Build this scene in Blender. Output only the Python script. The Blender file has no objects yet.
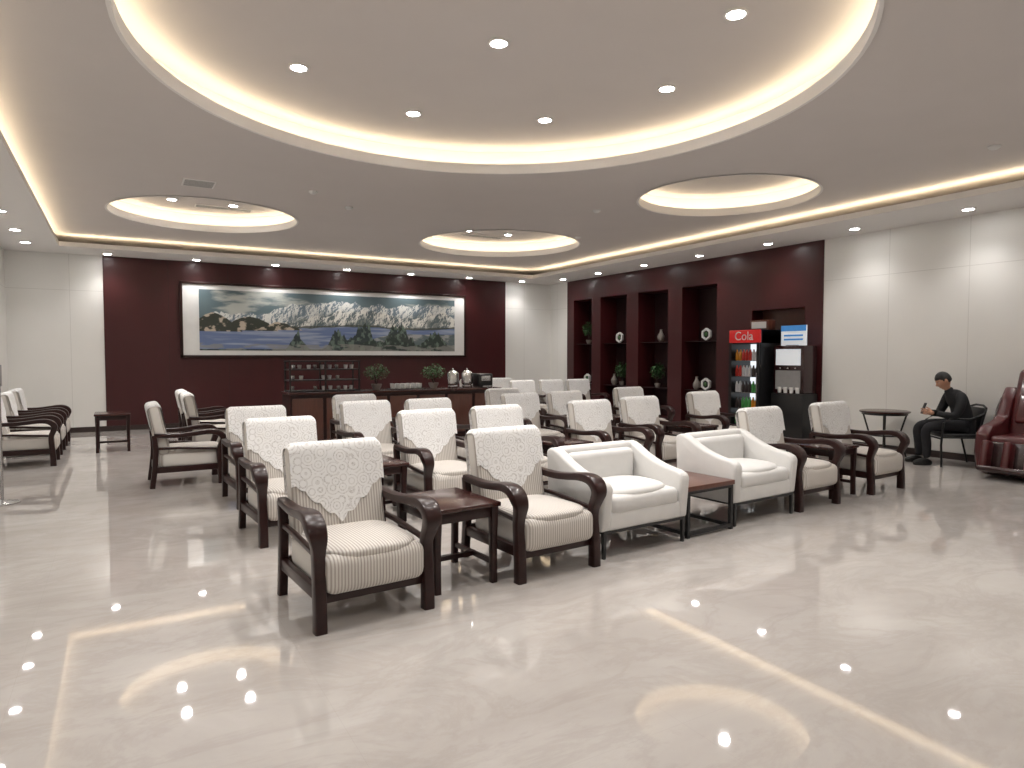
import bpy, bmesh, math, random
import numpy as np
from math import sin, cos, pi, radians, sqrt
from mathutils import Vector, Matrix
random.seed(4)
scene = bpy.context.scene
COL = scene.collection

# ------------------------------------------------------------------ materials
def nt(name):
    m = bpy.data.materials.new(name); m.use_nodes = True
    t = m.node_tree; b = t.nodes['Principled BSDF']
    return m, t, b
def node(t, typ, **kw):
    n = t.nodes.new(typ)
    for k, v in kw.items(): setattr(n, k, v)
    return n
def math_n(t, op, a, b=None, c=None):
    n = node(t, 'ShaderNodeMath', operation=op)
    for i, v in enumerate((a, b, c)):
        if v is None: continue
        if isinstance(v, (int, float)): n.inputs[i].default_value = v
        else: t.links.new(v, n.inputs[i])
    return n.outputs[0]
def mixc(t, f, a, b):
    n = node(t, 'ShaderNodeMix', data_type='RGBA')
    if isinstance(f, (int, float)): n.inputs[0].default_value = f
    else: t.links.new(f, n.inputs[0])
    for i, v in ((6, a), (7, b)):
        if isinstance(v, (tuple, list)): n.inputs[i].default_value = (v[0], v[1], v[2], 1)
        else: t.links.new(v, n.inputs[i])
    return n.outputs[2]
def mat(name, c, rough=.5, metal=0, var=.08, scale=12, bump=0, coat=0, emis=0, stretch=(1,1,1), spec=.5):
    m, t, b = nt(name)
    tc = node(t, 'ShaderNodeTexCoord'); mp = node(t, 'ShaderNodeMapping')
    mp.inputs['Scale'].default_value = stretch
    t.links.new(tc.outputs['Object'], mp.inputs[0])
    nz = node(t, 'ShaderNodeTexNoise'); nz.inputs['Scale'].default_value = scale
    nz.inputs['Detail'].default_value = 4
    t.links.new(mp.outputs[0], nz.inputs['Vector'])
    d = tuple(max(0, x*(1-var*2)) for x in c); l = tuple(min(1, x*(1+var)) for x in c)
    out = mixc(t, nz.outputs[0], d, l)
    t.links.new(out, b.inputs['Base Color'])
    b.inputs['Roughness'].default_value = rough; b.inputs['Metallic'].default_value = metal
    b.inputs['Coat Weight'].default_value = coat; b.inputs['Coat Roughness'].default_value = .1
    b.inputs['Specular IOR Level'].default_value = spec
    if bump:
        bp = node(t, 'ShaderNodeBump'); bp.inputs['Strength'].default_value = bump
        bp.inputs['Distance'].default_value = .01
        t.links.new(nz.outputs[0], bp.inputs['Height']); t.links.new(bp.outputs[0], b.inputs['Normal'])
    if emis:
        b.inputs['Emission Strength'].default_value = emis
        b.inputs['Emission Color'].default_value = (c[0], c[1], c[2], 1)
    return m

M = {}
M['wood'] = mat('dark_wood', (.024, .0065, .0055), .33, var=.25, scale=6, stretch=(1,1,8), coat=.08, spec=.35)
M['woodtop'] = mat('table_top_wood', (.05, .014, .011), .22, var=.3, scale=5, stretch=(1,8,1), coat=.25)
M['brownwood'] = mat('brown_wood', (.12, .042, .028), .3, var=.2, scale=5, stretch=(8,1,1), coat=.2)
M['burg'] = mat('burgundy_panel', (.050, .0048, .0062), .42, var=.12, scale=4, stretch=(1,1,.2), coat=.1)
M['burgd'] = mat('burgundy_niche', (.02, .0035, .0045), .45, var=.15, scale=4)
M['black'] = mat('black_metal', (.012, .012, .013), .35, var=.1)
M['ceil'] = mat('ceiling_paint', (.65, .61, .59), .8, var=.02, scale=2)
M['ceilw'] = mat('ceiling_trim_paint', (.84, .82, .80), .7, var=.01, scale=2)
M['cream'] = mat('white_leather', (.70, .69, .675), .7, var=.05, scale=9, bump=.12, spec=.3)
M['chrome'] = mat('brushed_steel', (.6, .6, .6), .25, metal=1, var=.05)
M['leaf'] = mat('leaves', (.05, .14, .04), .5, var=.4, scale=30)
M['pot'] = mat('ceramic_pot', (.25, .22, .2), .3)
M['whitep'] = mat('white_plastic', (.75, .75, .74), .4, var=.03)
M['red'] = mat('red_plastic', (.5, .015, .015), .35, emis=.35)
M['blue'] = mat('blue_print', (.06, .25, .6), .4, emis=.3)
M['wsign'] = mat('white_print', (.8, .85, .9), .4, emis=.3)
M['skin'] = mat('skin', (.5, .27, .18), .5, var=.06, scale=20)
M['hair'] = mat('black_hair', (.008, .007, .007), .45, var=.3, scale=60, bump=.4)
M['cloth'] = mat('black_jacket', (.010, .010, .013), .8, var=.3, scale=14, bump=.3)
M['trou'] = mat('dark_trousers', (.014, .014, .018), .85, var=.3, scale=14, bump=.2)
M['shoe'] = mat('black_shoe', (.01, .01, .01), .3)
M['lip'] = mat('lips', (.35, .12, .1), .5)
M['mass'] = mat('dark_red_leather', (.085, .011, .013), .32, var=.15, scale=8, coat=.2)
M['massd'] = mat('brown_black_shell', (.03, .009, .01), .25, coat=.5)
M['base'] = mat('baseboard_dark', (.035, .022, .02), .4)
M['grey'] = mat('grey_plastic', (.3, .3, .3), .5)
def emit(name, c, s):
    m = bpy.data.materials.new(name); m.use_nodes = True; t = m.node_tree
    t.nodes.clear(); e = t.nodes.new('ShaderNodeEmission'); o = t.nodes.new('ShaderNodeOutputMaterial')
    e.inputs[0].default_value = (*c, 1); e.inputs[1].default_value = s
    t.links.new(e.outputs[0], o.inputs[0]); return m
M['led'] = emit('cove_led', (1, .82, .56), 14)
M['lamp'] = emit('downlight_lens', (1, .98, .96), 60)
M['fridgel'] = emit('fridge_light', (.9, .95, 1), 1.0)

def floor_mat():
    m, t, b = nt('polished_marble')
    tc = node(t, 'ShaderNodeTexCoord')
    n1 = node(t, 'ShaderNodeTexNoise'); n1.inputs['Scale'].default_value = .5; n1.inputs['Detail'].default_value = 8
    n1.inputs['Distortion'].default_value = .6; n1.inputs['Roughness'].default_value = .62
    mp = node(t, 'ShaderNodeMapping'); mp.inputs['Scale'].default_value = (1, 2.0, 1); mp.inputs['Rotation'].default_value = (0, 0, .5)
    t.links.new(tc.outputs['Object'], mp.inputs[0]); t.links.new(mp.outputs[0], n1.inputs['Vector'])
    r1 = node(t, 'ShaderNodeValToRGB'); t.links.new(n1.outputs[0], r1.inputs[0])
    e = r1.color_ramp.elements
    e[0].position = .30; e[0].color = (.385, .35, .325, 1); e[1].position = .68; e[1].color = (.52, .49, .465, 1)
    n2 = node(t, 'ShaderNodeTexNoise'); n2.inputs['Scale'].default_value = 1.3; n2.inputs['Detail'].default_value = 10
    n2.inputs['Roughness'].default_value = .68; n2.inputs['Distortion'].default_value = .7
    t.links.new(mp.outputs[0], n2.inputs['Vector'])
    d = math_n(t, 'ABSOLUTE', math_n(t, 'SUBTRACT', n2.outputs[0], .5))
    v = math_n(t, 'SUBTRACT', 1, math_n(t, 'MULTIPLY', d, 16)); v = math_n(t, 'MAXIMUM', v, 0)
    v = math_n(t, 'MULTIPLY', v, .24)
    c = mixc(t, v, r1.outputs[0], (.32, .28, .25))
    sp = node(t, 'ShaderNodeSeparateXYZ'); t.links.new(tc.outputs['Object'], sp.inputs[0])
    def joint(o, per):
        f = math_n(t, 'FRACT', math_n(t, 'ADD', math_n(t, 'DIVIDE', o, per), .37))
        return math_n(t, 'LESS_THAN', f, .0025/per)
    j = math_n(t, 'MAXIMUM', joint(sp.outputs[0], 1.2), joint(sp.outputs[1], 1.2))
    c = mixc(t, math_n(t, 'MULTIPLY', j, .18), c, (.3, .27, .25))
    t.links.new(c, b.inputs['Base Color'])
    b.inputs['Roughness'].default_value = .03; b.inputs['IOR'].default_value = 1.72
    return m
M['floor'] = floor_mat()

def wall_mat(name, axis):
    m, t, b = nt(name)
    tc = node(t, 'ShaderNodeTexCoord'); sp = node(t, 'ShaderNodeSeparateXYZ')
    t.links.new(tc.outputs['Object'], sp.inputs[0])
    f = math_n(t, 'FRACT', math_n(t, 'DIVIDE', math_n(t, 'ADD', sp.outputs[axis], 20.35), 1.15))
    a = math_n(t, 'LESS_THAN', f, .008)
    z1 = math_n(t, 'LESS_THAN', math_n(t, 'ABSOLUTE', math_n(t, 'SUBTRACT', sp.outputs[2], 2.78)), .005)
    j = math_n(t, 'MAXIMUM', a, z1)
    n1 = node(t, 'ShaderNodeTexNoise'); n1.inputs['Scale'].default_value = 1.5; n1.inputs['Detail'].default_value = 6
    t.links.new(tc.outputs['Object'], n1.inputs['Vector'])
    c = mixc(t, n1.outputs[0], (.76, .75, .72), (.82, .81, .78))
    c = mixc(t, math_n(t, 'MULTIPLY', j, .3), c, (.35, .33, .3))
    t.links.new(c, b.inputs['Base Color']); b.inputs['Roughness'].default_value = .45
    return m
M['wallx'] = wall_mat('white_wall_panels_x', 0)
M['wally'] = wall_mat('white_wall_panels_y', 1)

def stripe():
    m, t, b = nt('striped_fabric')
    tc = node(t, 'ShaderNodeTexCoord'); sp = node(t, 'ShaderNodeSeparateXYZ')
    t.links.new(tc.outputs['Object'], sp.inputs[0])
    s = math_n(t, 'SINE', math_n(t, 'MULTIPLY', sp.outputs[0], 2*pi/.0185))
    s = math_n(t, 'MULTIPLY_ADD', s, .5, .5)
    s = math_n(t, 'POWER', s, 1.5)
    c = mixc(t, s, (.65, .62, .58), (.38, .335, .30))
    t.links.new(c, b.inputs['Base Color']); b.inputs['Roughness'].default_value = .85
    bp = node(t, 'ShaderNodeBump'); bp.inputs['Strength'].default_value = .25; bp.inputs['Distance'].default_value = .004
    bp.invert = True
    t.links.new(s, bp.inputs['Height']); t.links.new(bp.outputs[0], b.inputs['Normal'])
    return m
M['stripe'] = stripe()
def lace():
    m, t, b = nt('white_lace')
    tc = node(t, 'ShaderNodeTexCoord')
    mp = node(t, 'ShaderNodeMapping'); mp.inputs['Scale'].default_value = (1, .2, 1)
    t.links.new(tc.outputs['Object'], mp.inputs[0])
    vo = node(t, 'ShaderNodeTexVoronoi'); vo.inputs['Scale'].default_value = 13; vo.inputs['Randomness'].default_value = .7
    t.links.new(mp.outputs[0], vo.inputs['Vector'])
    s = math_n(t, 'SINE', math_n(t, 'MULTIPLY', vo.outputs['Distance'], 26))
    s = math_n(t, 'GREATER_THAN', s, .5)
    v2 = node(t, 'ShaderNodeTexVoronoi'); v2.inputs['Scale'].default_value = 85
    t.links.new(mp.outputs[0], v2.inputs['Vector'])
    h = math_n(t, 'LESS_THAN', v2.outputs['Distance'], .36)
    f = math_n(t, 'MULTIPLY', s, math_n(t, 'MULTIPLY_ADD', h, .6, .4))
    c = mixc(t, f, (.81, .805, .80), (.54, .52, .505))
    t.links.new(c, b.inputs['Base Color']); b.inputs['Roughness'].default_value = .9
    bp = node(t, 'ShaderNodeBump'); bp.inputs['Strength'].default_value = .4; bp.inputs['Distance'].default_value = .004; bp.invert = True
    t.links.new(f, bp.inputs['Height']); t.links.new(bp.outputs[0], b.inputs['Normal'])
    return m
M['lace'] = lace()
def vcol():
    m, t, b = nt('landscape_painting')
    a = node(t, 'ShaderNodeVertexColor', layer_name='Col')
    t.links.new(a.outputs[0], b.inputs['Base Color']); b.inputs['Roughness'].default_value = .5
    return m
M['paint'] = vcol()

# ------------------------------------------------------------------ mesh builder
class MB:
    def __init__(s): s.bm = bmesh.new(); s.mats = []
    def mi(s, m):
        if m not in s.mats: s.mats.append(m)
        return s.mats.index(m)
    def merge(s, b, m, T=None):
        k = s.mi(m); vm = {}
        for v in b.verts:
            co = T @ v.co if T is not None else v.co
            vm[v] = s.bm.verts.new(co)
        for f in b.faces:
            try: nf = s.bm.faces.new([vm[v] for v in f.verts]); nf.material_index = k
            except ValueError: pass
        b.free()
    def box(s, c, size, m, bev=0, seg=3, T=None, taper=None):
        b = bmesh.new(); bmesh.ops.create_cube(b, size=1)
        for v in b.verts:
            v.co = Vector((v.co.x*size[0], v.co.y*size[1], v.co.z*size[2]))
            if taper and v.co.z < 0: v.co.x *= taper; v.co.y *= taper
        if bev: bmesh.ops.bevel(b, geom=list(b.edges), offset=bev, segments=seg, affect='EDGES', profile=.5)
        for v in b.verts: v.co += Vector(c)
        s.merge(b, m, T)
    def bb(s, x0, x1, y0, y1, z0, z1, m, bev=0, seg=2, T=None):
        s.box(((x0+x1)/2, (y0+y1)/2, (z0+z1)/2), (x1-x0, y1-y0, z1-z0), m, bev, seg, T)
    def rings(s, R, m, cap=True, closed=True, T=None):
        b = bmesh.new(); vs = [[b.verts.new(p) for p in r] for r in R]; n = len(R[0])
        for i in range(len(R)-1):
            for j in range(n if closed else n-1):
                b.faces.new([vs[i][j], vs[i][(j+1) % n], vs[i+1][(j+1) % n], vs[i+1][j]])
        if cap and closed: b.faces.new(vs[0][::-1]); b.faces.new(vs[-1])
        bmesh.ops.recalc_face_normals(b, faces=list(b.faces))
        s.merge(b, m, T)
    def tube(s, P, r, m, n=10, T=None):
        P = [Vector(p) for p in P]; R = []
        if not isinstance(r, (list, tuple)): r = [r]*len(P)
        for i, p in enumerate(P):
            t = (P[min(i+1, len(P)-1)]-P[max(i-1, 0)]).normalized()
            a = t.cross(Vector((0, 0, 1)) if abs(t.z) < .9 else Vector((0, 1, 0))).normalized(); c = t.cross(a)
            R.append([p+(a*cos(2*pi*k/n)+c*sin(2*pi*k/n))*r[i] for k in range(n)])
        s.rings(R, m, T=T)
    def lathe(s, prof, c, m, n=24, T=None):
        c = Vector(c)
        s.rings([[c+Vector((r*cos(2*pi*k/n), r*sin(2*pi*k/n), z)) for k in range(n)] for r, z in prof], m, T=T)
    def sweepx(s, path, x, m, T=None, smooth=4):
        if len(path) > 3:
            q = []
            for i in range(len(path)-1):
                p0 = path[max(i-1, 0)]; p1 = path[i]; p2 = path[i+1]; p3 = path[min(i+2, len(path)-1)]
                for k in range(smooth):
                    t = k/smooth
                    q.append(tuple(.5*(2*b_+(c_-a_)*t+(2*a_-5*b_+4*c_-d_)*t*t+(3*b_-a_-3*c_+d_)*t**3) for a_, b_, c_, d_ in zip(p0, p1, p2, p3)))
            q.append(path[-1]); path = q
        P = [Vector((x+p[4], p[0], p[1])) for p in path]; R = []
        for i, p in enumerate(P):
            t = (P[min(i+1, len(P)-1)]-P[max(i-1, 0)]); t.x = 0; t.normalize()
            nrm = Vector((0, -t.z, t.y)); w, h = path[i][2], path[i][3]; q = .35*min(w, h)
            pts = [(w, h-q), (w-q*.3, h-q*.3), (w-q, h), (-w+q, h), (-w+q*.3, h-q*.3), (-w, h-q), (-w, -h+q), (-w+q*.3, -h+q*.3), (-w+q, -h), (w-q, -h), (w-q*.3, -h+q*.3), (w, -h+q)]
            R.append([p+Vector((a, 0, 0))+nrm*b for a, b in pts])
        s.rings(R, m, T=T)
    def prism(s, prof, x0, x1, m, bev=0, T=None):
        b = bmesh.new(); a = [b.verts.new((x0, y, z)) for y, z in prof]; c = [b.verts.new((x1, y, z)) for y, z in prof]
        n = len(prof); b.faces.new(a); b.faces.new(c[::-1])
        for i in range(n): b.faces.new([a[i], c[i], c[(i+1) % n], a[(i+1) % n]])
        bmesh.ops.recalc_face_normals(b, faces=list(b.faces))
        if bev: bmesh.ops.bevel(b, geom=list(b.edges), offset=bev, segments=3, affect='EDGES', profile=.5)
        s.merge(b, m, T)
    def blob(s, c, r, m, p=2.0, n=24, T=None, fn=None):
        b = bmesh.new(); bmesh.ops.create_uvsphere(b, u_segments=n, v_segments=n*2//3, radius=1)
        for v in b.verts:
            d = v.co; k = (abs(d.x)**p+abs(d.y)**p+abs(d.z)**p)**(-1/p); d = d*k
            if fn: d = fn(d)
            v.co = Vector((c[0]+d.x*r[0], c[1]+d.y*r[1], c[2]+d.z*r[2]))
        s.merge(b, m, T)
    def mesh(s, name, sharp=38):
        me = bpy.data.meshes.new(name); s.bm.to_mesh(me); s.bm.free()
        for m in s.mats: me.materials.append(m)
        for p in me.polygons: p.use_smooth = True
        me.set_sharp_from_angle(angle=radians(sharp))
        return me
    def obj(s, name, loc=(0, 0, 0), rz=0, parent=None):
        return place(s.mesh(name), name, loc, rz, parent)
def place(me, name, loc=(0, 0, 0), rz=0, parent=None):
    o = bpy.data.objects.new(name, me); COL.objects.link(o)
    o.location = loc; o.rotation_euler = (0, 0, rz)
    if parent: o.parent = parent
    return o

# ------------------------------------------------------------------ room
S = 1.042
XR, XL, YB, YF = 10.42, -1.8, 15.63, -4.0
ZS, ZM, ZU = 3.48, 3.71, 4.02
b = MB(); b.bb(XL-.2, 11.2, YF-.2, YB+.2, -.1, 0, M['floor']); b.obj('floor')
b = MB(); b.bb(XL-.2, 11.2, YB, YB+.2, 0, 4.3, M['wallx']); b.obj('wall_back')
b = MB(); b.bb(XL-.2, XL, YF, YB, 0, 4.3, M['wally']); b.obj('wall_left')
b = MB(); b.bb(XL-.2, 11.2, YF-.2, YF, 0, 4.3, M['wallx']); b.obj('wall_front')
b = MB(); b.bb(XR, XR+.2, YF, 7.23, 0, 4.3, M['wally']); b.bb(XR, XR+.2, 14.8, YB, 0, 4.3, M['wally'])
b.bb(XR+.55, XR+.7, 7.23, 14.8, 0, 4.3, M['wally']); b.bb(XR, XR+.55, 7.23, 14.8, ZS, 4.3, M['wally']); b.obj('wall_right')
BX0, BX1 = -.235, 8.95
b = MB(); b.bb(BX0, BX1, YB-.03, YB, 0, ZS, M['burg'])
for i in range(1, 8):
    x = BX0+(BX1-BX0)*i/8
    b.bb(x-.004, x+.004, YB-.032, YB-.029, 0, ZS, M['burgd'])
b.obj('trim_back_burgundy_panel')
for nm, a in (('baseboard_right', (XR-.015, XR, YF, 7.23)), ('baseboard_left', (XL, XL+.015, YF, YB)),):
    b = MB(); b.bb(*a, 0, .1, M['base']); b.obj(nm)
b = MB(); b.bb(XL, BX0, YB-.015, YB, 0, .1, M['base']); b.bb(BX1, XR, YB-.015, YB, 0, .1, M['base'])
b.bb(BX0, BX1, YB-.045, YB-.03, 0, .1, M['base']); b.obj('baseboard_back')

# burgundy niche wall
nich = [(13.72, 14.50, 2.96), (12.36, 13.36, 2.96), (10.97, 11.95, 2.96), (9.58, 10.55, 2.96), (7.57, 8.71, 2.36)]
b = MB(); x0, x1 = XR-.02, XR+.5
ys = 7.23
for (a, c, zt) in sorted(nich):
    b.bb(x0, x1, ys, a, 0, ZS, M['burg'])
    b.bb(x0, x1, a, c, zt, ZS, M['burg'])
    b.bb(x0, x1, a, c, 0, .12, M['burg'])
    ys = c
b.bb(x0, x1, ys, 14.8, 0, ZS, M['burg'])
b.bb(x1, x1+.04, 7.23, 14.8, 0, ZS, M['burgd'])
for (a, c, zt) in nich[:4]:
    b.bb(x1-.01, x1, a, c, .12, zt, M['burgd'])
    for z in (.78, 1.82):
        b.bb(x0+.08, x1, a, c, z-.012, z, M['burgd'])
b.bb(x0+.3, x1, 7.57, 8.71, .12, 2.36, M['brownwood'])
b.obj('wall_right_niche_panelling')

# soffit
sx0, sx1, sy1, sy0 = -.85*S, 8.8*S, 14.0*S, -2.8
b = MB(); T_ = .08
b.bb(XL, sx0, YF, YB, ZS, ZS+T_, M['ceilw']); b.bb(sx1, XR+.02, YF, YB, ZS, ZS+T_, M['ceilw'])
b.bb(sx0, sx1, sy1, YB, ZS, ZS+T_, M['ceilw']); b.bb(sx0, sx1, YF, sy0, ZS, ZS+T_, M['ceilw'])
b.obj('ceiling_soffit')
b = MB(); w0, w1, z = .09, .14, ZS+T_+.004
b.bb(sx0-w1, sx0-w0, sy0, sy1, z, z+.003, M['led']); b.bb(sx1+w0, sx1+w1, sy0, sy1, z, z+.003, M['led'])
b.bb(sx0, sx1, sy1+w0, sy1+w1, z, z+.003, M['led']); b.bb(sx0, sx1, sy0-w1, sy0-w0, z, z+.003, M['led'])
b.obj('cove_light_strip')

circles = [(2.58*S, 4.6*S, 2.58*S), (1.20*S, 11.2*S, 1.3*S), (6.3*S, 11.2*S, 1.5*S), (7.05*S, 6.36*S, 1.15*S)]
NC = 96
bm = bmesh.new()
def loop(pts):
    vs = [bm.verts.new(p) for p in pts]
    return [bm.edges.new((vs[i], vs[(i+1) % len(vs)])) for i in range(len(vs))]
E = loop([(XL-.1, YF-.1, ZM), (11.2, YF-.1, ZM), (11.2, YB+.1, ZM), (XL-.1, YB+.1, ZM)])
for cx, cy, r in circles:
    E += loop([(cx+r*cos(2*pi*k/NC), cy+r*sin(2*pi*k/NC), ZM) for k in range(NC)])
bmesh.ops.triangle_fill(bm, use_beauty=True, use_dissolve=False, edges=E)
me = bpy.data.meshes.new('ceiling'); bm.to_mesh(me); bm.free(); me.materials.append(M['ceil'])
place(me, 'ceiling')
for i, (cx, cy, r) in enumerate(circles):
    b = MB(); lip = .10
    def ring(R, z): return [Vector((cx+R*cos(2*pi*k/NC), cy+R*sin(2*pi*k/NC), z)) for k in range(NC)]
    b.rings([ring(r+.03, ZM-.012), ring(r, ZM-.012), ring(r, ZM+lip), ring(r+.24, ZM+lip), ring(r+.24, ZU)], M['ceilw'], cap=False)
    b.box((cx, cy, ZU+.02), (2*r+.7, 2*r+.7, .04), M['ceil'])
    b.rings([ring(r+.08, ZM+lip+.004), ring(r+.13, ZM+lip+.004)], M['led'], cap=False)
    b.obj('ceiling_circular_recess')

# downlights
L = []
for i in range(7): L.append(((-.14+1.5*i)*S, 14.6*S, ZS, 46))
for y in (-1.65, -.1, 1.45, 3.0, 4.55, 6.1, 7.65, 9.2, 10.75, 12.3, 13.7): L.append((9.5*S, y*S, ZS, 42))
for y in (0, 2, 4, 6, 8, 9.5, 11, 12.5, 13.8): L.append((-1.3*S, y*S, ZS, 40))
cx, cy, r = circles[0]
L.append((cx, cy, ZU, 105))
for k in range(8): L.append((cx+1.74*S*cos(k*pi/4), cy+1.74*S*sin(k*pi/4), ZU, 105))
for c in circles[1:3]:
    for k in range(4): L.append((c[0]+.65*cos(k*pi/2+pi/4), c[1]+.65*sin(k*pi/2+pi/4), ZU, 105))
L.append((circles[3][0], circles[3][1]-.1, ZU, 150))
for p in ((5.9, 2.2), (6.2, -.5), (2.7, -1.2), (-.1, .4)): L.append((p[0], p[1], ZM, 120))
b = MB()
for (x, y, z, e) in L:
    b.lathe([(.085, z-.001), (.085, z-.012), (.068, z-.014), (.066, z-.004)], (x, y, 0), M['ceilw'], 20)
    b.lathe([(.066, z-.010), (.066, z-.0145)], (x, y, 0), M['lamp'], 20)
b.obj('recessed_downlights')
for i, (x, y, z, e) in enumerate(L):
    ld = bpy.data.lights.new('downlight', 'SPOT'); ld.energy = e; ld.spot_size = radians(140 if e > 50 else 120); ld.spot_blend = 1
    ld.shadow_soft_size = .07; ld.color = (1, .97, .935)
    o = bpy.data.objects.new('downlight_lamp', ld); COL.objects.link(o); o.location = (x, y, z-.05)

# vents, detectors
def vent(x, y, z, w, d, name='ceiling_air_vent'):
    b = MB(); b.bb(-w/2, w/2, -d/2, d/2, -.012, 0, M['ceilw'])
    n = max(2, int(d/.04))
    for i in range(n):
        yy = -d/2+.02+(d-.04)*(i+.5)/n
        b.bb(-w/2+.02, w/2-.02, yy-.006, yy+.006, -.015, -.011, M['grey'])
    b.obj(name, (x, y, z))
vent(.93, 9.5, ZM, .38, .38)
vent(circles[1][0]+.35, circles[1][1]+.75, ZU, .9, .22); vent(circles[2][0]+.1, circles[2][1]+.9, ZU, .9, .22)
for x, y in ((8.0, 3.6), (2.3, 9.2), (3.0, 9.9), (-.3, 4.9), (7.4, 10.2), (6.3, 8.2)):
    b = MB(); b.lathe([(.06, 0), (.06, -.015), (.035, -.035), (.01, -.04)], (0, 0, 0), M['whitep'], 16); b.obj('smoke_detector', (x, y, ZM))

# ------------------------------------------------------------------ painting
def fbm(u, v, seed, octv=5, f0=4.):
    rng = np.random.RandomState(seed); out = np.zeros_like(u); amp = 1.; tot = 0
    for o in range(octv):
        G = rng.rand(256, 256); x = u*f0; y = v*f0
        xi = np.floor(x).astype(int); yi = np.floor(y).astype(int); fx = x-xi; fy = y-yi
        fx = fx*fx*(3-2*fx); fy = fy*fy*(3-2*fy)
        g = lambda a, c: G[a % 256, c % 256]
        out += amp*((g(xi, yi)*(1-fx)+g(xi+1, yi)*fx)*(1-fy)+(g(xi, yi+1)*(1-fx)+g(xi+1, yi+1)*fx)*fy)
        tot += amp; amp *= .5; f0 *= 2.03
    return out/tot
def painting():
    px0, px1, pz0, pz1 = 1.48, 7.42, 1.62, 2.91
    nx, nz = 860, 187; A = (px1-px0)/(pz1-pz0)
    U, V = np.meshgrid(np.linspace(0, 1, nx), np.linspace(0, 1, nz)); X = U*A
    def sm(a, c, x): t = np.clip((x-a)/(c-a), 0, 1); return t*t*(3-2*t)
    def mix(a, c, t): return a*(1-t[..., None])+np.asarray(c)*t[..., None]
    one = np.ones(U.shape+(3,))
    c = one*np.array((.11, .16, .18))
    cl = fbm(X*.9, V*3.6, 1, 6, 2.)
    c = mix(c, (.44, .46, .43), sm(.47, .68, cl))
    def rng_(c, base, amp, seed, lo, hi, snow, dark, u0, u1, f=1.5):
        prof = fbm(X, X*0+seed*.37, seed, 7, f); prof2 = 1-np.abs(2*prof-1)
        rg = base+amp*(prof2-.55)*2.2-.25*(1-sm(u0, u1, U))
        mk = sm(-.006, .006, rg-V)
        w1 = fbm(X+.5*V, V*.9-.5*X, seed+1, 7, 4.5); w2 = fbm(X-.6*V, V*.8+.5*X, seed+2, 7, 5.)
        dy, dx = np.gradient(w1+w2*.6); sl = np.clip((dx*9-dy*4)*12, -1, 1)
        light = np.clip(.60+.75*sl, 0, 1)
        mc = one*np.array(dark)*(1-light[..., None])+np.array(snow)*light[..., None]
        mc = mix(mc, (.10, .13, .13), sm(lo, hi, rg-V)*sm(.40, .58, w2)*.85)
        return mix(c, mc, mk)
    c = rng_(c, .78, .12, 41, .1, .3, (.68, .69, .66), (.15, .20, .24), .16, .34, 1.6)
    c = rng_(c, .64, .12, 51, .06, .2, (.72, .71, .66), (.11, .14, .15), .30, .52, 1.9)
    shore = .43+.02*np.sin(X*3)+.05*(fbm(X, X*0+.3, 8, 4, 2.)-.5)
    lk = sm(-.006, .006, shore-V)
    ripple = fbm(X*.6, V*9, 9, 4, 3.)
    lc = mix(one*np.array((.13, .18, .33)), (.30, .35, .47), sm(.4, .7, ripple))
    c = mix(c, lc, lk)
    fb = .04*fbm(X, X*0+.7, 12, 6, 8.)+.012
    m2 = sm(.0, .008, shore+fb-V)*sm(0, .008, V-shore+.03*fbm(X, X*0, 13, 5, 5.))*sm(.22, .3, U)
    c = mix(c, (.05, .06, .045), m2*.85)
    md = .34*sm(.45, .75, U)+.05*(fbm(X, X*0+.1, 61, 5, 2.)-.5)
    mm = sm(0, .02, md-V)
    n4 = fbm(X, V*2.5, 62, 6, 5.)
    c = mix(c, mix(one*np.array((.10, .13, .12)), (.36, .36, .34), sm(.47, .64, n4)), mm*.9)
    for (cu, wd, ht, b0, sd) in ((.045, .10, .64, .32, 15), (.17, .11, .60, .34, 17), (.27, .08, .50, .36, 18)):
        pr = ht-(ht-b0)*np.clip(np.abs(U-cu)/wd, 0, 1.3)**1.5+.10*(fbm(X, X*0+.2, sd, 6, 5.)-.5)
        m3 = sm(0, .008, pr-V)*sm(.0, .012, V-b0+.01)
        n3 = fbm(X, V*1.5, sd+5, 6, 9.)
        hc = mix(one*np.array((.035, .04, .03)), (.48, .41, .32), sm(.50, .62, n3))
        c = mix(c, hc, m3)
    tr = fbm(X, X*0+.9, 21, 6, 14.)
    env = .36*np.exp(-((U-.34)/.025)**2)+.46*np.exp(-((U-.50)/.035)**2)+.54*np.exp(-((U-.60)/.045)**2)+.52*np.exp(-((U-.75)/.065)**2)+.36*np.exp(-((U-.91)/.05)**2)
    m4 = sm(0, .012, env*(.25+1.2*tr)-V+.03)
    tc = mix(one*np.array((.018, .03, .025)), (.12, .17, .13), sm(.5, .7, fbm(X*1.4, V, 22, 5, 14.)))
    c = mix(c, tc, m4*.95)
    m5 = sm(0, .01, .07+.08*fbm(X, X*0+.4, 31, 4, 2.)-V)*sm(.55, .45, fbm(X, V*4, 32, 4, 4.))
    c = mix(c, (.26, .26, .24), m5*.7)
    verts = np.stack([px0+U*(px1-px0), np.full(U.shape, YB-.085), pz0+V*(pz1-pz0)], -1).reshape(-1, 3)
    idx = np.arange(nx*nz).reshape(nz, nx)
    F = np.stack([idx[:-1, :-1], idx[:-1, 1:], idx[1:, 1:], idx[1:, :-1]], -1).reshape(-1, 4)
    me = bpy.data.meshes.new('painted_canvas'); me.from_pydata(verts.tolist(), [], F.tolist())
    ca = me.color_attributes.new('Col', 'FLOAT_COLOR', 'POINT')
    col = np.concatenate([np.clip(c, 0, 1).reshape(-1, 3), np.ones((nx*nz, 1))], 1)
    ca.data.foreach_set('color', col.astype(np.float32).ravel()); me.materials.append(M['paint'])
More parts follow.
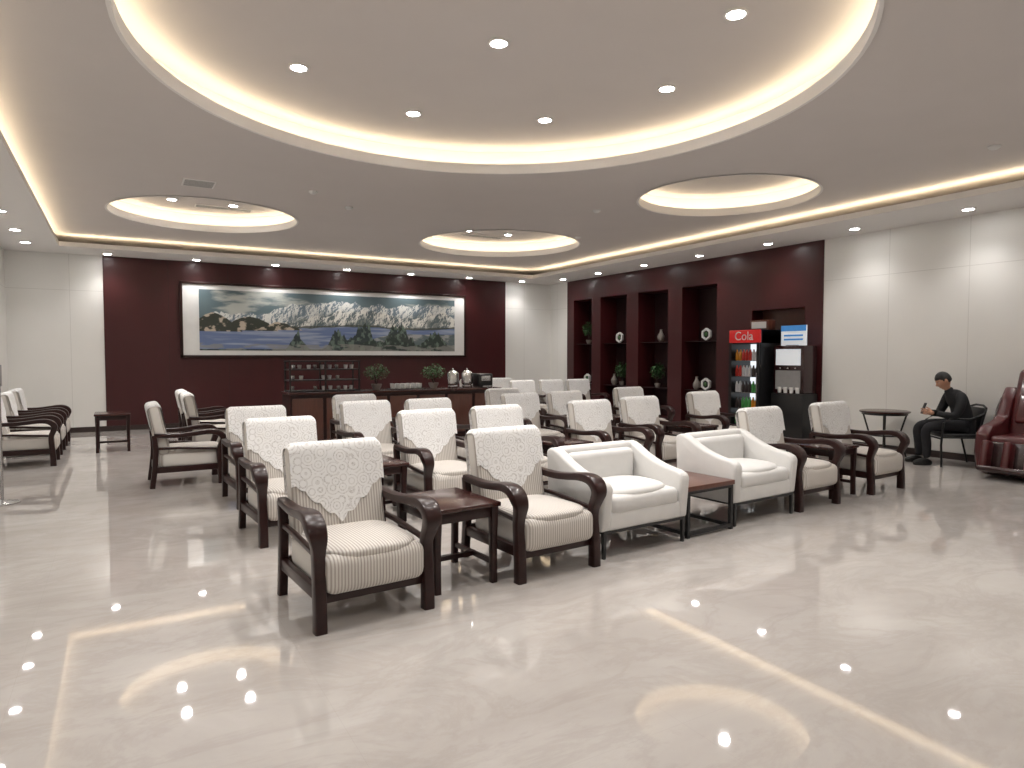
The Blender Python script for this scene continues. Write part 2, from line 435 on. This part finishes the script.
    b = MB(); f0, f1, g0, g1 = 1.12, 7.74, 1.47, 3.06; y1 = YB-.03
    b.bb(f0+.04, f1-.04, y1-.05, y1, g0+.04, g1-.04, M['whitep'])
    for a in ((f0, f1, g0, g0+.05), (f0, f1, g1-.05, g1), (f0, f0+.05, g0, g1), (f1-.05, f1, g0, g1)):
        b.bb(a[0], a[1], y1-.08, y1, a[2], a[3], M['wood'], .008)
    o = b.obj('framed_landscape_painting')
    place(me, 'painted_canvas', parent=o)
painting()

# ------------------------------------------------------------------ furniture
def armchair_mesh():
    b = MB(); W = M['wood']
    for s in (-1, 1):
        p = [(.345, .60, .030, .022, 0), (.22, .592, .034, .024, 0), (.08, .590, .037, .025, s*.003), (-.06, .602, .041, .026, s*.008),
             (-.19, .618, .047, .028, s*.014), (-.29, .614, .053, .031, s*.02), (-.352, .582, .055, .034, s*.022), (-.378, .53, .050, .036, s*.018),
             (-.362, .475, .040, .034, s*.009), (-.338, .41, .034, .032, s*.002), (-.335, .33, .032, .032, 0), (-.345, .22, .033, .034, 0), (-.352, .1, .033, .035, 0), (-.352, 0, .034, .036, 0)]
        b.sweepx(p, s*.325, W)
        b.sweepx([(.37, 0, .028, .028, 0), (.345, .2, .028, .028, 0), (.33, .42, .028, .028, 0), (.345, .60, .028, .026, 0)], s*.325, W)
        b.bb(s*.325-.02, s*.325+.02, -.33, .34, .17, .24, W, .006)
        b.sweepx([(.33, .45, .016, .014, 0), (.1, .445, .016, .014, 0), (-.33, .41, .016, .014, 0)], s*.325, W)
    b.bb(-.31, .31, -.345, -.31, .15, .21, W, .006); b.bb(-.31, .31, .32, .355, .17, .25, W, .006)
    b.box((0, -.05, .305), (.60, .70, .22), M['stripe'], .06, 4)
    b.blob((0, -.07, .405), (.29, .32, .042), M['stripe'], p=4, n=30)
    T = Matrix.Translation((0, .235, .36)) @ Matrix.Rotation(radians(-11), 4, 'X')
    H = .60; w = .60
    b.box((0, 0, H/2), (w, .14, H), M['stripe'], .045, 4, T)
    nx = 85; xs = [-.303+.606*i/(nx-1) for i in range(nx)]; R = []
    for x in xs:
        a = abs(x)/.303
        Lf = .19+.25*max(0, 1-a*1.12)**.85+.026*abs(sin(x*pi/.0874+pi/2))
        Lb = .22+.02*abs(sin(x*pi/.0874))
        drop = .03*max(0, (a-.86)/.14)**2
        f = []
        for k in range(9): f.append((-.0765, H-.05-Lf+Lf*k/8))
        for k in range(1, 6):
            an = pi-pi/2*k/5; f.append((-.026+.05*cos(an), H-.045+.05*sin(an)))
        for k in range(0, 6):
            an = pi/2-pi/2*k/5; f.append((.026+.05*cos(an), H-.045+.05*sin(an)))
        for k in range(1, 5): f.append((.076, H-.05-Lb*k/4))
        R.append([Vector((x, y, z-drop)) for y, z in f])
    b.rings(R, M['lace'], cap=False, closed=False, T=T)
    return b.mesh('armchair', 40)
AC = armchair_mesh()
def table_mesh(w=.5, d=.6, h=.54):
    b = MB(); W = M['wood']
    b.box((0, 0, h-.015), (w, d, .03), M['woodtop'], .008)
    b.bb(-w/2+.03, w/2-.03, -d/2+.03, d/2-.03, h-.1, h-.03, W, .004)
    for sx in (-1, 1):
        for sy in (-1, 1):
            x = sx*(w/2-.04); y = sy*(d/2-.04)
            b.sweepx([(y, 0, .022, .022, 0), (y+sy*-.004, h*.5, .022, .022, 0), (y, h-.03, .028, .028, 0)], x, W)
        b.bb(sx*(w/2-.04)-.012, sx*(w/2-.04)+.012, -d/2+.05, d/2-.05, .12, .15, W)
    b.bb(-w/2+.05, w/2-.05, -.02, .02, .12, .15, W)
    return b.mesh('side_table')
ST = table_mesh()
def tub_mesh():
    b = MB(); C = M['cream']
    prof = [(.28, .20), (.31, .74), (.26, .765), (.21, .76), (.14, .73), (.05, .68), (-.06, .635), (-.18, .60), (-.31, .58), (-.37, .56), (-.39, .52), (-.36, .20)]
    for s in (-1, 1):
        b.prism(prof, s*.415-.05, s*.415+.05, C, .024)
    b.box((0, .245, .48), (.78, .12, .57), C, .04, 3)
    b.box((0, -.05, .27), (.78, .62, .14), C, .02)
    b.box((0, -.08, .385), (.735, .58, .14), C, .05, 4)
    b.blob((0, -.08, .445), (.345, .27, .065), C, p=3, n=28)
    b.box((0, .17, .56), (.70, .11, .32), C, .05, 4)
    b.bb(-.44, .44, -.36, .28, .185, .205, M['black'])
    for sx in (-1, 1):
        for y in (-.345, .265):
            b.box((sx*.425, y, .095), (.03, .03, .19), M['black'], taper=.75)
    return b.mesh('white_tub_chair', 50)
TC = tub_mesh()
def coffee_mesh():
    b = MB(); w, d, h = .60, .66, .43
    b.box((0, 0, h-.02), (w, d, .04), M['brownwood'], .005)
    b.bb(-w/2+.01, w/2-.01, -d/2+.01, d/2-.01, h-.065, h-.04, M['black'])
    for sx in (-1, 1):
        for sy in (-1, 1): b.box((sx*(w/2-.025), sy*(d/2-.025), h/2-.03), (.03, .03, h-.06), M['black'])
        b.bb(sx*(w/2-.025)-.015, sx*(w/2-.025)+.015, -d/2+.02, d/2-.02, .02, .05, M['black'])
        b.bb(-w/2+.02, w/2-.02, sx*(d/2-.025)-.015, sx*(d/2-.025)+.015, .02, .05, M['black'])
    return b.mesh('low_coffee_table')
CT = coffee_mesh()

r3 = radians(4)
chairs = [(1.21, 3.98, r3), (2.56, 4.12, r3), (5.93, 4.5, r3), (7.3, 4.62, r3),
          (1.25, 5.85, r3), (2.72, 6.0, r3), (3.62, 6.15, r3), (5.05, 6.35, r3), (6.08, 6.6, r3), (7.8, 7.1, r3),
          (1.30, 7.35, r3), (2.6, 7.6, r3), (3.45, 7.65, r3), (5.1, 8.1, r3), (6.0, 8.25, r3), (7.75, 8.8, r3),
          (2.9, 9.0, r3), (5.6, 9.5, r3),
          (7.85, 12.6, 0), (8.62, 12.6, 0), (9.39, 12.6, 0), (7.4, 14.2, 0), (8.2, 14.2, 0),
          (.67, 8.87, pi/2), (1.2, 11.0, pi/2), (1.2, 12.0, pi/2),
          (-1.15, 12.55, pi/2), (-1.15, 13.75, pi/2), (-1.15, 11.35, pi/2)]
for x, y, r in chairs: place(AC, 'armchair', (x, y, 0), r)
for x, y in ((1.89, 4.1), (6.62, 4.6), (1.98, 5.95), (4.33, 6.3), (6.93, 6.85), (1.95, 7.45), (4.28, 7.85), (6.85, 8.5)):
    place(ST, 'side_table', (x, y, 0), r3)
ST2 = table_mesh(.5, .6, .6); place(ST2, 'side_table', (-.1, 12.4, 0), 0)
place(TC, 'white_tub_chair', (3.46, 4.25, 0), r3); place(TC, 'white_tub_chair', (5.05, 4.43, 0), r3)
place(CT, 'low_coffee_table', (4.26, 4.3, 0), r3)

# plants
def plant_mesh(name, h=.3, r=.2, n=350, pot=.09, ph=.1, leaf=.035):
    b = MB(); b.lathe([(pot*.6, 0), (pot, ph*.7), (pot*1.05, ph), (pot*.9, ph), (pot*.85, ph*.9)], (0, 0, 0), M['pot'], 20)
    rnd = random.Random(5)
    for i in range(5):
        a = i*1.26; b.tube([(0, 0, ph*.9), (r*.3*cos(a), r*.3*sin(a), ph+h*.4), (r*.6*cos(a), r*.6*sin(a), ph+h*.75)], [.01, .007, .003], M['wood'], 6)
    bm = bmesh.new()
    for i in range(n):
        while True:
            p = Vector((rnd.uniform(-1, 1), rnd.uniform(-1, 1), rnd.uniform(-1, 1)))
            if .25 < p.length < 1: break
        p = Vector((p.x*r, p.y*r, ph+h*.6+p.z*h*.42))
        q = Matrix.Rotation(rnd.uniform(0, 6.28), 3, 'Z') @ Matrix.Rotation(rnd.uniform(-1, 1), 3, 'X')
        vs = [bm.verts.new(p+q @ Vector(c)*leaf) for c in ((0, 0, 0), (.35, .5, .1), (0, 1.2, 0), (-.35, .5, .1))]
        bm.faces.new(vs)
    b.merge(bm, M['leaf']); return b.mesh(name)
PM = plant_mesh('potted_plant', .34, .23, 420)
# counter
b = MB(); cx0, cx1, cy0, cy1 = 2.4, 6.3, 11.2, 11.85
b.bb(cx0, cx1, cy0+.03, cy1, 0, .86, M['wood']); b.bb(cx0-.03, cx1+.03, cy0-.02, cy1+.02, .86, .9, M['woodtop'], .006)
for i in range(7):
    x = cx0+(cx1-cx0)*(i+.5)/7; b.bb(x-.25, x+.25, cy0+.015, cy0+.03, .1, .8, M['brownwood'], .006)
b.obj('buffet_counter')
b = MB()
for z in (0, .18, .36, .5):
    b.bb(-.6, .6, -.2, .2, z, z+.02, M['black'])
for x in (-.58, 0, .58):
    for y in (-.18, .18): b.bb(x-.012, x+.012, y-.012, y+.012, 0, .52, M['black'])
rnd = random.Random(2)
for z in (.02, .20, .38):
    for i in range(9):
        if rnd.random() < .3: continue
        x = -.5+i*.125
        b.lathe([(.025, z), (.035, z+.05), (.036, z+.07), (.03, z+.07)], (x, rnd.uniform(-.1, .05), 0), M['whitep'] if i % 3 else M['chrome'], 12)
b.obj('tiered_cup_rack', (3.0, 11.5, .902))
for x, s in ((3.95, 1), (5.05, 1)):
    o = place(PM, 'potted_plant', (x, 11.5, .903), x)
def urn():
    b = MB(); b.lathe([(.09, 0), (.1, .02), (.1, .03), (.085, .05), (.11, .08), (.11, .26), (.1, .28), (.06, .32), (.02, .33), (.02, .36), (.005, .37)], (0, 0, 0), M['chrome'])
    b.tube([(0, -.1, .1), (0, -.15, .1), (0, -.155, .07)], .012, M['black'], 8); return b.mesh('coffee_urn')
U_ = urn(); place(U_, 'coffee_urn', (5.45, 11.5, .902)); place(U_, 'coffee_urn', (5.75, 11.5, .902))
b = MB()
for i in range(12):
    x = -.25+.1*(i % 6); y = -.08+.12*(i//6)
    b.lathe([(.02, 0), (.03, .04), (.032, .09), (.028, .09)], (x, y, 0), M['whitep'], 12)
b.bb(-.32, .32, -.16, .14, -.012, 0, M['black']); b.obj('cup_tray', (4.5, 11.5, .914))
b = MB(); b.box((0, 0, .13), (.3, .3, .26), M['black'], .02); b.box((0, -.14, .17), (.2, .04, .1), M['chrome'], .01); b.box((0, -.17, .02), (.2, .1, .02), M['chrome'], .005)
b.obj('coffee_machine', (6.08, 11.5, .902))

# niche ornaments
def hexo():
    b = MB(); ro, ri, x0_, x1_ = .13, .09, -.03, .03
    R = []
    for (r_, x_) in ((ro, x0_), (ro, x1_), (ri, x1_), (ri, x0_), (ro, x0_)):
        R.append([Vector((x_, r_*cos(k*pi/3+pi/6), .13+r_*sin(k*pi/3+pi/6))) for k in range(6)])
    b.rings(R, M['whitep'], cap=False)
    R = [[Vector((x_, .085*cos(k*pi/3+pi/6), .13+.085*sin(k*pi/3+pi/6))) for k in range(6)] for x_ in (.0, .01)]
    b.rings(R, M['black'])
    b.blob((-.02, 0, .13), (.015, .04, .045), M['leaf'])
    return b.mesh('hexagonal_ornament')
HX = hexo()
for y, z in ((10.0, 1.823), (10.0, .783), (12.8, 1.823), (14.1, .783)):
    place(HX, 'hexagonal_ornament', (10.56, y, z))
PM2 = plant_mesh('trailing_plant', .44, .17, 320, .07, .1, .055)
for y, z in ((11.5, .783), (14.1, 1.823), (12.75, .783)):
    place(PM2, 'trailing_plant', (10.6, y, z), y)
b = MB(); b.lathe([(.04, 0), (.075, .06), (.08, .13), (.04, .2), (.025, .25), (.035, .28), (.028, .28)], (0, 0, 0), M['pot'], 24)
VS = b.mesh('ceramic_vase')
for y, z in ((11.4, 1.823), (10.3, .783), (13.05, .783)):
    place(VS, 'ceramic_vase', (10.6, y, z))

# fridge
K = M['black']
b = MB(); fx0, fx1, fy0, fy1, fh = 9.75, 10.36, 8.0, 8.68, 1.97
b.bb(fx0+.04, fx1, fy0, fy0+.04, 0, fh, K); b.bb(fx0+.04, fx1, fy1-.04, fy1, 0, fh, K)
b.bb(fx1-.05, fx1, fy0, fy1, 0, fh, K); b.bb(fx0, fx1, fy0, fy1, 0, .22, K, .01)
b.bb(fx0, fx0+.06, fy0, fy1, 1.74, fh, M['red'], .01); b.bb(fx0+.06, fx1, fy0, fy1, 1.72, fh, K, .01)
b.bb(fx1-.07, fx1-.05, fy0+.04, fy1-.04, .22, 1.72, M['fridgel'])
b.bb(fx0, fx0+.03, fy0, fy0+.06, .22, 1.74, K); b.bb(fx0, fx0+.03, fy1-.06, fy1, .22, 1.74, K)
b.bb(fx0-.03, fx0, fy0+.02, fy0+.04, .7, 1.2, M['chrome'])
bc = [mat('bottle_%d' % i, c, .3) for i, c in enumerate(((.5, .03, .02), (.6, .25, .02), (.05, .3, .06), (.03, .02, .02), (.6, .6, .62)))]
for k in range(5):
    z = .25+k*.29; b.bb(fx0+.08, fx1-.08, fy0+.04, fy1-.04, z, z+.01, M['chrome'])
    for i in range(8):
        for q in (0, 1):
            y = fy0+.08+i*.074
            b.lathe([(.028, z+.01), (.03, z+.03), (.03, z+.14), (.012, z+.19), (.012, z+.21)], (fx0+.13+q*.1, y, 0), bc[(k+i//3) % 5], 10)
fr = b.obj('drinks_fridge')
def text(s, size, loc, m, parent, rz=-pi/2):
    c = bpy.data.curves.new('lettering', 'FONT'); c.body = s; c.size = size; c.extrude = .002; c.align_x = 'CENTER'; c.align_y = 'CENTER'
    c.materials.append(m); o = bpy.data.objects.new('lettering', c); COL.objects.link(o); o.location = loc
    o.rotation_euler = (pi/2, 0, rz); o.parent = parent; return o
text('Cola', .22, (fx0-.004, (fy0+fy1)/2, 1.855), M['whitep'], fr)
b = MB(); b.bb(9.98, 10.38, 7.28, 7.93, 0, .85, K, .01); b.bb(10.02, 10.38, 7.3, 7.91, .85, 1.68, M['massd'], .02)
b.bb(10.005, 10.02, 7.36, 7.85, 1.34, 1.62, M['wsign']); b.bb(10.0, 10.02, 7.36, 7.85, .92, 1.25, M['grey'])
for i in range(4): b.lathe([(.03, .86), (.036, .96), (.03, .96)], (9.99+.012, 7.4+.12*i, 0), M['whitep'], 12)
for i in range(3): b.lathe([(.02, 1.28), (.02, 1.3)], (10.0, 7.45+.15*i, 0), M['chrome'], 12)
b.obj('coffee_vending_machine')
b = MB(); b.bb(10.15, 10.18, 7.36, 7.86, 0, .35, M['wsign']); b.bb(10.145, 10.15, 7.36, 7.86, .25, .35, M['blue'])
b.bb(10.145, 10.15, 7.42, 7.8, .16, .19, M['blue']); b.bb(10.145, 10.15, 7.42, 7.8, .09, .12, M['blue']); b.bb(10.1, 10.25, 7.5, 7.72, 0, .012, M['grey'])
b.obj('notice_sign', (0, 0, 1.684))
b = MB(); b.bb(10.1, 10.3, 8.1, 8.5, 0, .18, M['brownwood'], .01); b.bb(10.09, 10.1, 8.14, 8.46, .03, .15, M['whitep']); b.obj('display_box', (0, 0, 1.974))

# round table
b = MB(); b.lathe([(.33, .65), (.345, .66), (.345, .672), (.33, .68)], (0, 0, 0), M['woodtop'], 40)
b.lathe([(.30, .62), (.31, .62), (.31, .65), (.30, .65)], (0, 0, 0), K, 32)
for k in range(4):
    a = k*pi/2+.5; b.tube([(.29*cos(a), .29*sin(a), .64), (.2*cos(a), .2*sin(a), .32), (.29*cos(a), .29*sin(a), 0)], .013, K)
b.lathe([(.19, .30), (.21, .30), (.21, .32), (.19, .32)], (0, 0, 0), K, 32)
b.obj('round_side_table', (9.95, 5.85, 0))

# man's armchair
b = MB()
b.box((0, 0, .42), (.5, .48, .06), K, .025)
T = Matrix.Translation((0, .22, .44)) @ Matrix.Rotation(radians(-14), 4, 'X')
b.box((0, 0, .2), (.46, .035, .34), K, .015, T=T)
for s in (-1, 1):
    b.tube([(s*.27, -.24, 0), (s*.27, -.25, .3), (s*.275, -.23, .6), (s*.275, -.15, .655), (s*.27, .1, .65), (s*.25, .27, .72), (s*.22, .31, .8)], .014, K)
    b.tube([(s*.25, .3, 0), (s*.25, .22, .35), (s*.25, .2, .42), (s*.25, .27, .72)], .013, K)
    b.tube([(s*.27, -.24, .4), (s*.25, .22, .4)], .012, K)
b.tube([(-.22, .31, .8), (-.1, .33, .83), (.1, .33, .83), (.22, .31, .8)], .014, K)
b.tube([(-.27, -.245, .38), (.27, -.245, .38)], .012, K)
MX, MY, MR = 9.93, 4.88, radians(-131)
b.obj('metal_frame_armchair', (MX, MY, 0), MR)

# ------------------------------------------------------------------ man
man = bpy.data.objects.new('seated_man', None); COL.objects.link(man); man.location = (MX, MY, 0); man.rotation_euler = (0, 0, MR)
def skinned(name, islands, m, sub=2, parent=man):
    me = bpy.data.meshes.new(name); V = []; Ed = []; Rr = []; roots = []
    for verts, edges in islands:
        o = len(V); roots.append(o)
        for v in verts: V.append(v[0]); Rr.append(v[1] if isinstance(v[1], tuple) else (v[1], v[1]))
        Ed += [(a+o, c+o) for a, c in edges]
    me.from_pydata(V, Ed, []); me.materials.append(m)
    o = bpy.data.objects.new(name, me); COL.objects.link(o); o.parent = parent
    md = o.modifiers.new('Skin', 'SKIN'); md.use_smooth_shade = True; md.branch_smoothing = .6
    for i, sv in enumerate(me.skin_vertices[0].data):
        sv.radius = Rr[i]; sv.use_root = i in roots
    s = o.modifiers.new('Sub', 'SUBSURF'); s.levels = sub; s.render_levels = sub
    return o
def body():
    v = [((0, .12, .56), (.175, .14)), ((0, .12, .66), (.165, .135)), ((0, .10, .80), (.175, .14)), ((0, .035, .93), (.165, .125)), ((0, -.045, 1.01), (.105, .085)), ((0, -.085, 1.06), (.062, .058))]
    e = [(0, 1), (1, 2), (2, 3), (3, 4), (4, 5)]
    for s in (-1, 1):
        k = len(v)
        v += [((s*.17, .01, .965), .078), ((s*.225, .01, .90), .072), ((s*.255, -.02, .80), .064), ((s*.255, -.08, .685), .057), ((s*.20, -.19, .70), .048), ((s*.14, -.265, .713), .036)]
        e += [(3, k), (k, k+1), (k+1, k+2), (k+2, k+3), (k+3, k+4), (k+4, k+5)]
    return v, e
skinned('jacket_body', [body()], M['cloth'])
def legs():
    v = [((0, .13, .55), (.17, .11))]; e = []
    for s in (-1, 1):
        k = len(v)
        v += [((s*.095, .07, .54), .098), ((s*.12, -.15, .545), .088), ((s*.135, -.36, .535), .070), ((s*.138, -.40, .47), .064), ((s*.135, -.375, .30), .062), ((s*.135, -.37, .09), .050)]
        e += [(0, k), (k, k+1), (k+1, k+2), (k+2, k+3), (k+3, k+4), (k+4, k+5)]
    return v, e
skinned('trousers', [legs()], M['trou'])
b = MB()
for s in (-1, 1):
    def shp(d):
        if d.z < -.5: d.z = -.5
        if d.y < 0: d.z *= (1+d.y*.35) if d.z > 0 else 1
        return d
    b.blob((s*.14, -.425, .035), (.040, .122, .065), M['shoe'], p=2.4, fn=shp)
b.obj('shoes', parent=man)
for s in (-1, 1):
    isl = []
    wr = (s*.13, -.285, .715)
    isl.append(([(wr, (.022, .026)), ((s*.105, -.32, .725), (.018, .034)), ((s*.075, -.352, .73), (.015, .038))], [(0, 1), (1, 2)]))
    for i in range(4):
        z = .70+.021*i; ln = (.85, 1, 1.05, .95)[i]
        isl.append(([((s*.095, -.335, z), .009), ((s*.062, -.368, z), .0095), ((s*(.062-.03*ln), -.392, z+.003), .0085), ((s*(.062-.05*ln), -.388, z+.004), .0075)], [(0, 1), (1, 2), (2, 3)]))
    isl.append(([((s*.11, -.315, .745), .011), ((s*.075, -.325, .77), .0105), ((s*.05, -.342, .785), .009), ((s*.028, -.352, .79), .008)], [(0, 1), (1, 2), (2, 3)]))
    skinned('hand_%s' % ('l' if s > 0 else 'r'), isl, M['skin'], 2)
b = MB(); T = Matrix.Translation((0, -.372, .775)) @ Matrix.Rotation(radians(-18), 4, 'X')
b.box((0, 0, 0), (.078, .009, .155), K, .003, T=T); b.box((0, .0055, 0), (.07, .001, .145), M['wsign'], T=T); b.obj('mobile_phone', parent=man)
b = MB()
HT = Matrix.Translation((0, -.135, 1.158)) @ Matrix.Rotation(radians(30), 4, 'X')
def hf(d):
    x, y, z = d
    if z < 0:
        x *= 1-.30*(-z)**1.3
        if y > 0: y *= 1-.35*(-z)
        if y < 0: y *= 1+.02*(-z)
    if y < 0: y *= .93
    g = math.exp(-((x/.17)**2)-(((z+.14)/.17)**2))
    if y < -.3: y -= .27*g
    for sx in (-1, 1):
        g = math.exp(-(((x-sx*.4)/.2)**2)-(((z-.06)/.13)**2))
        if y < -.3: y += .10*g
    g = math.exp(-((x/.3)**2)-(((z+.56)/.10)**2))
    if y < -.3: y -= .06*g
    g = math.exp(-((x/.35)**2)-(((z+.88)/.15)**2))
    if y < 0: y -= .16*g
    return Vector((x, y, z))
b.blob((0, 0, 0), (.077, .098, .118), M['skin'], n=56, T=HT, fn=hf)
for s in (-1, 1):
    b.blob((s*.030, -.0675, .008), (.013, .010, .007), M['whitep'], n=14, T=HT)
    b.blob((s*.030, -.0755, .008), (.005, .003, .005), M['black'], n=10, T=HT)
    b.blob((s*.031, -.080, .026), (.017, .006, .004), M['hair'], n=12, T=HT)
    b.blob((s*.079, .008, -.002), (.009, .02, .033), M['skin'], n=16, T=HT)
    b.blob((s*.085, .006, .002), (.006, .012, .022), M['skin'], n=12, T=HT)
b.blob((0, -.0805, -.066), (.021, .005, .005), M['lip'], n=14, T=HT)
def hairf(d):
    x, y, z = d
    lim = .40 if y < -.45 else (-.1 if y < .15 else -.45)
    if z < lim: z = lim+(z-lim)*.15; x *= .93; y *= .93
    return Vector((x, y, z))
b.blob((0, .008, .012), (.083, .103, .118), M['hair'], n=40, T=HT, fn=hairf)
b.obj('head', parent=man)
skinned('neck', [([((0, -.075, 1.03), .052), ((0, -.095, 1.075), .052), ((0, -.11, 1.115), .052)], [(0, 1), (1, 2)])], M['skin'])

# massage chair (faces -y locally)
b = MB(); R_ = M['mass']; D = M['massd']
side = [(-.30, .05), (-.36, .30), (-.34, .52), (-.22, .62), (.0, .66), (.16, .72), (.28, .95), (.40, 1.10), (.52, 1.06), (.56, .85), (.52, .5), (.46, .1), (.40, .05)]
for s in (-1, 1): b.prism(side, s*.34-.075, s*.34+.075, R_, .03)
for s in (-1, 1): b.prism([(y*.86-.0, .12+(z-.12)*.86) for y, z in side], s*.42-.02, s*.42+.02, D, .015)
b.box((0, -.05, .40), (.54, .55, .22), R_, .06, 4)
T = Matrix.Translation((0, .20, .42)) @ Matrix.Rotation(radians(-20), 4, 'X')
b.box((0, 0, .46), (.56, .2, 1.0), R_, .08, 4, T); b.box((0, -.1, .78), (.36, .1, .2), D, .04, 4, T)
b.box((0, -.1, .4), (.40, .08, .4), R_, .035, 4, T)
b.bb(-.33, .33, -.2, .5, .0, .2, D, .04)
T = Matrix.Translation((0, -.36, .40)) @ Matrix.Rotation(radians(-14), 4, 'X')
for x in (-.24, 0, .24): b.box((x, -.03, -.16), (.09, .2, .40), R_, .04, 4, T)
b.box((0, .05, -.16), (.56, .08, .42), D, .03, 4, T); b.box((0, -.08, -.32), (.54, .24, .07), D, .03, 4, T)
b.obj('massage_chair', (9.70, 3.92, 0), -pi/2)

b = MB(); b.lathe([(.15, 0), (.15, .012), (.03, .03), (.014, .04), (.014, 1.2), (.02, 1.22), (.005, 1.25)], (0, 0, 0), M['chrome'])
b.box((0, 0, 1.3), (.02, .3, .22), M['grey'], .005); b.obj('sign_stand', (-1.05, 8.45, 0))

# ------------------------------------------------------------------ camera / world
w = bpy.data.worlds.new('world'); scene.world = w; w.use_nodes = True
w.node_tree.nodes['Background'].inputs[0].default_value = (.6, .62, .65, 1); w.node_tree.nodes['Background'].inputs[1].default_value = .3
cd = bpy.data.cameras.new('camera'); cam = bpy.data.objects.new('camera', cd); COL.objects.link(cam)
cam.location = (0, 0, 1.5); cam.rotation_euler = (radians(90-2.39), 0, radians(-30.4))
cd.sensor_width = 36; cd.lens = 670/1024*36; cd.clip_start = .05
scene.camera = cam
scene.view_settings.view_transform = 'Standard'
scene.view_settings.exposure = 0.1
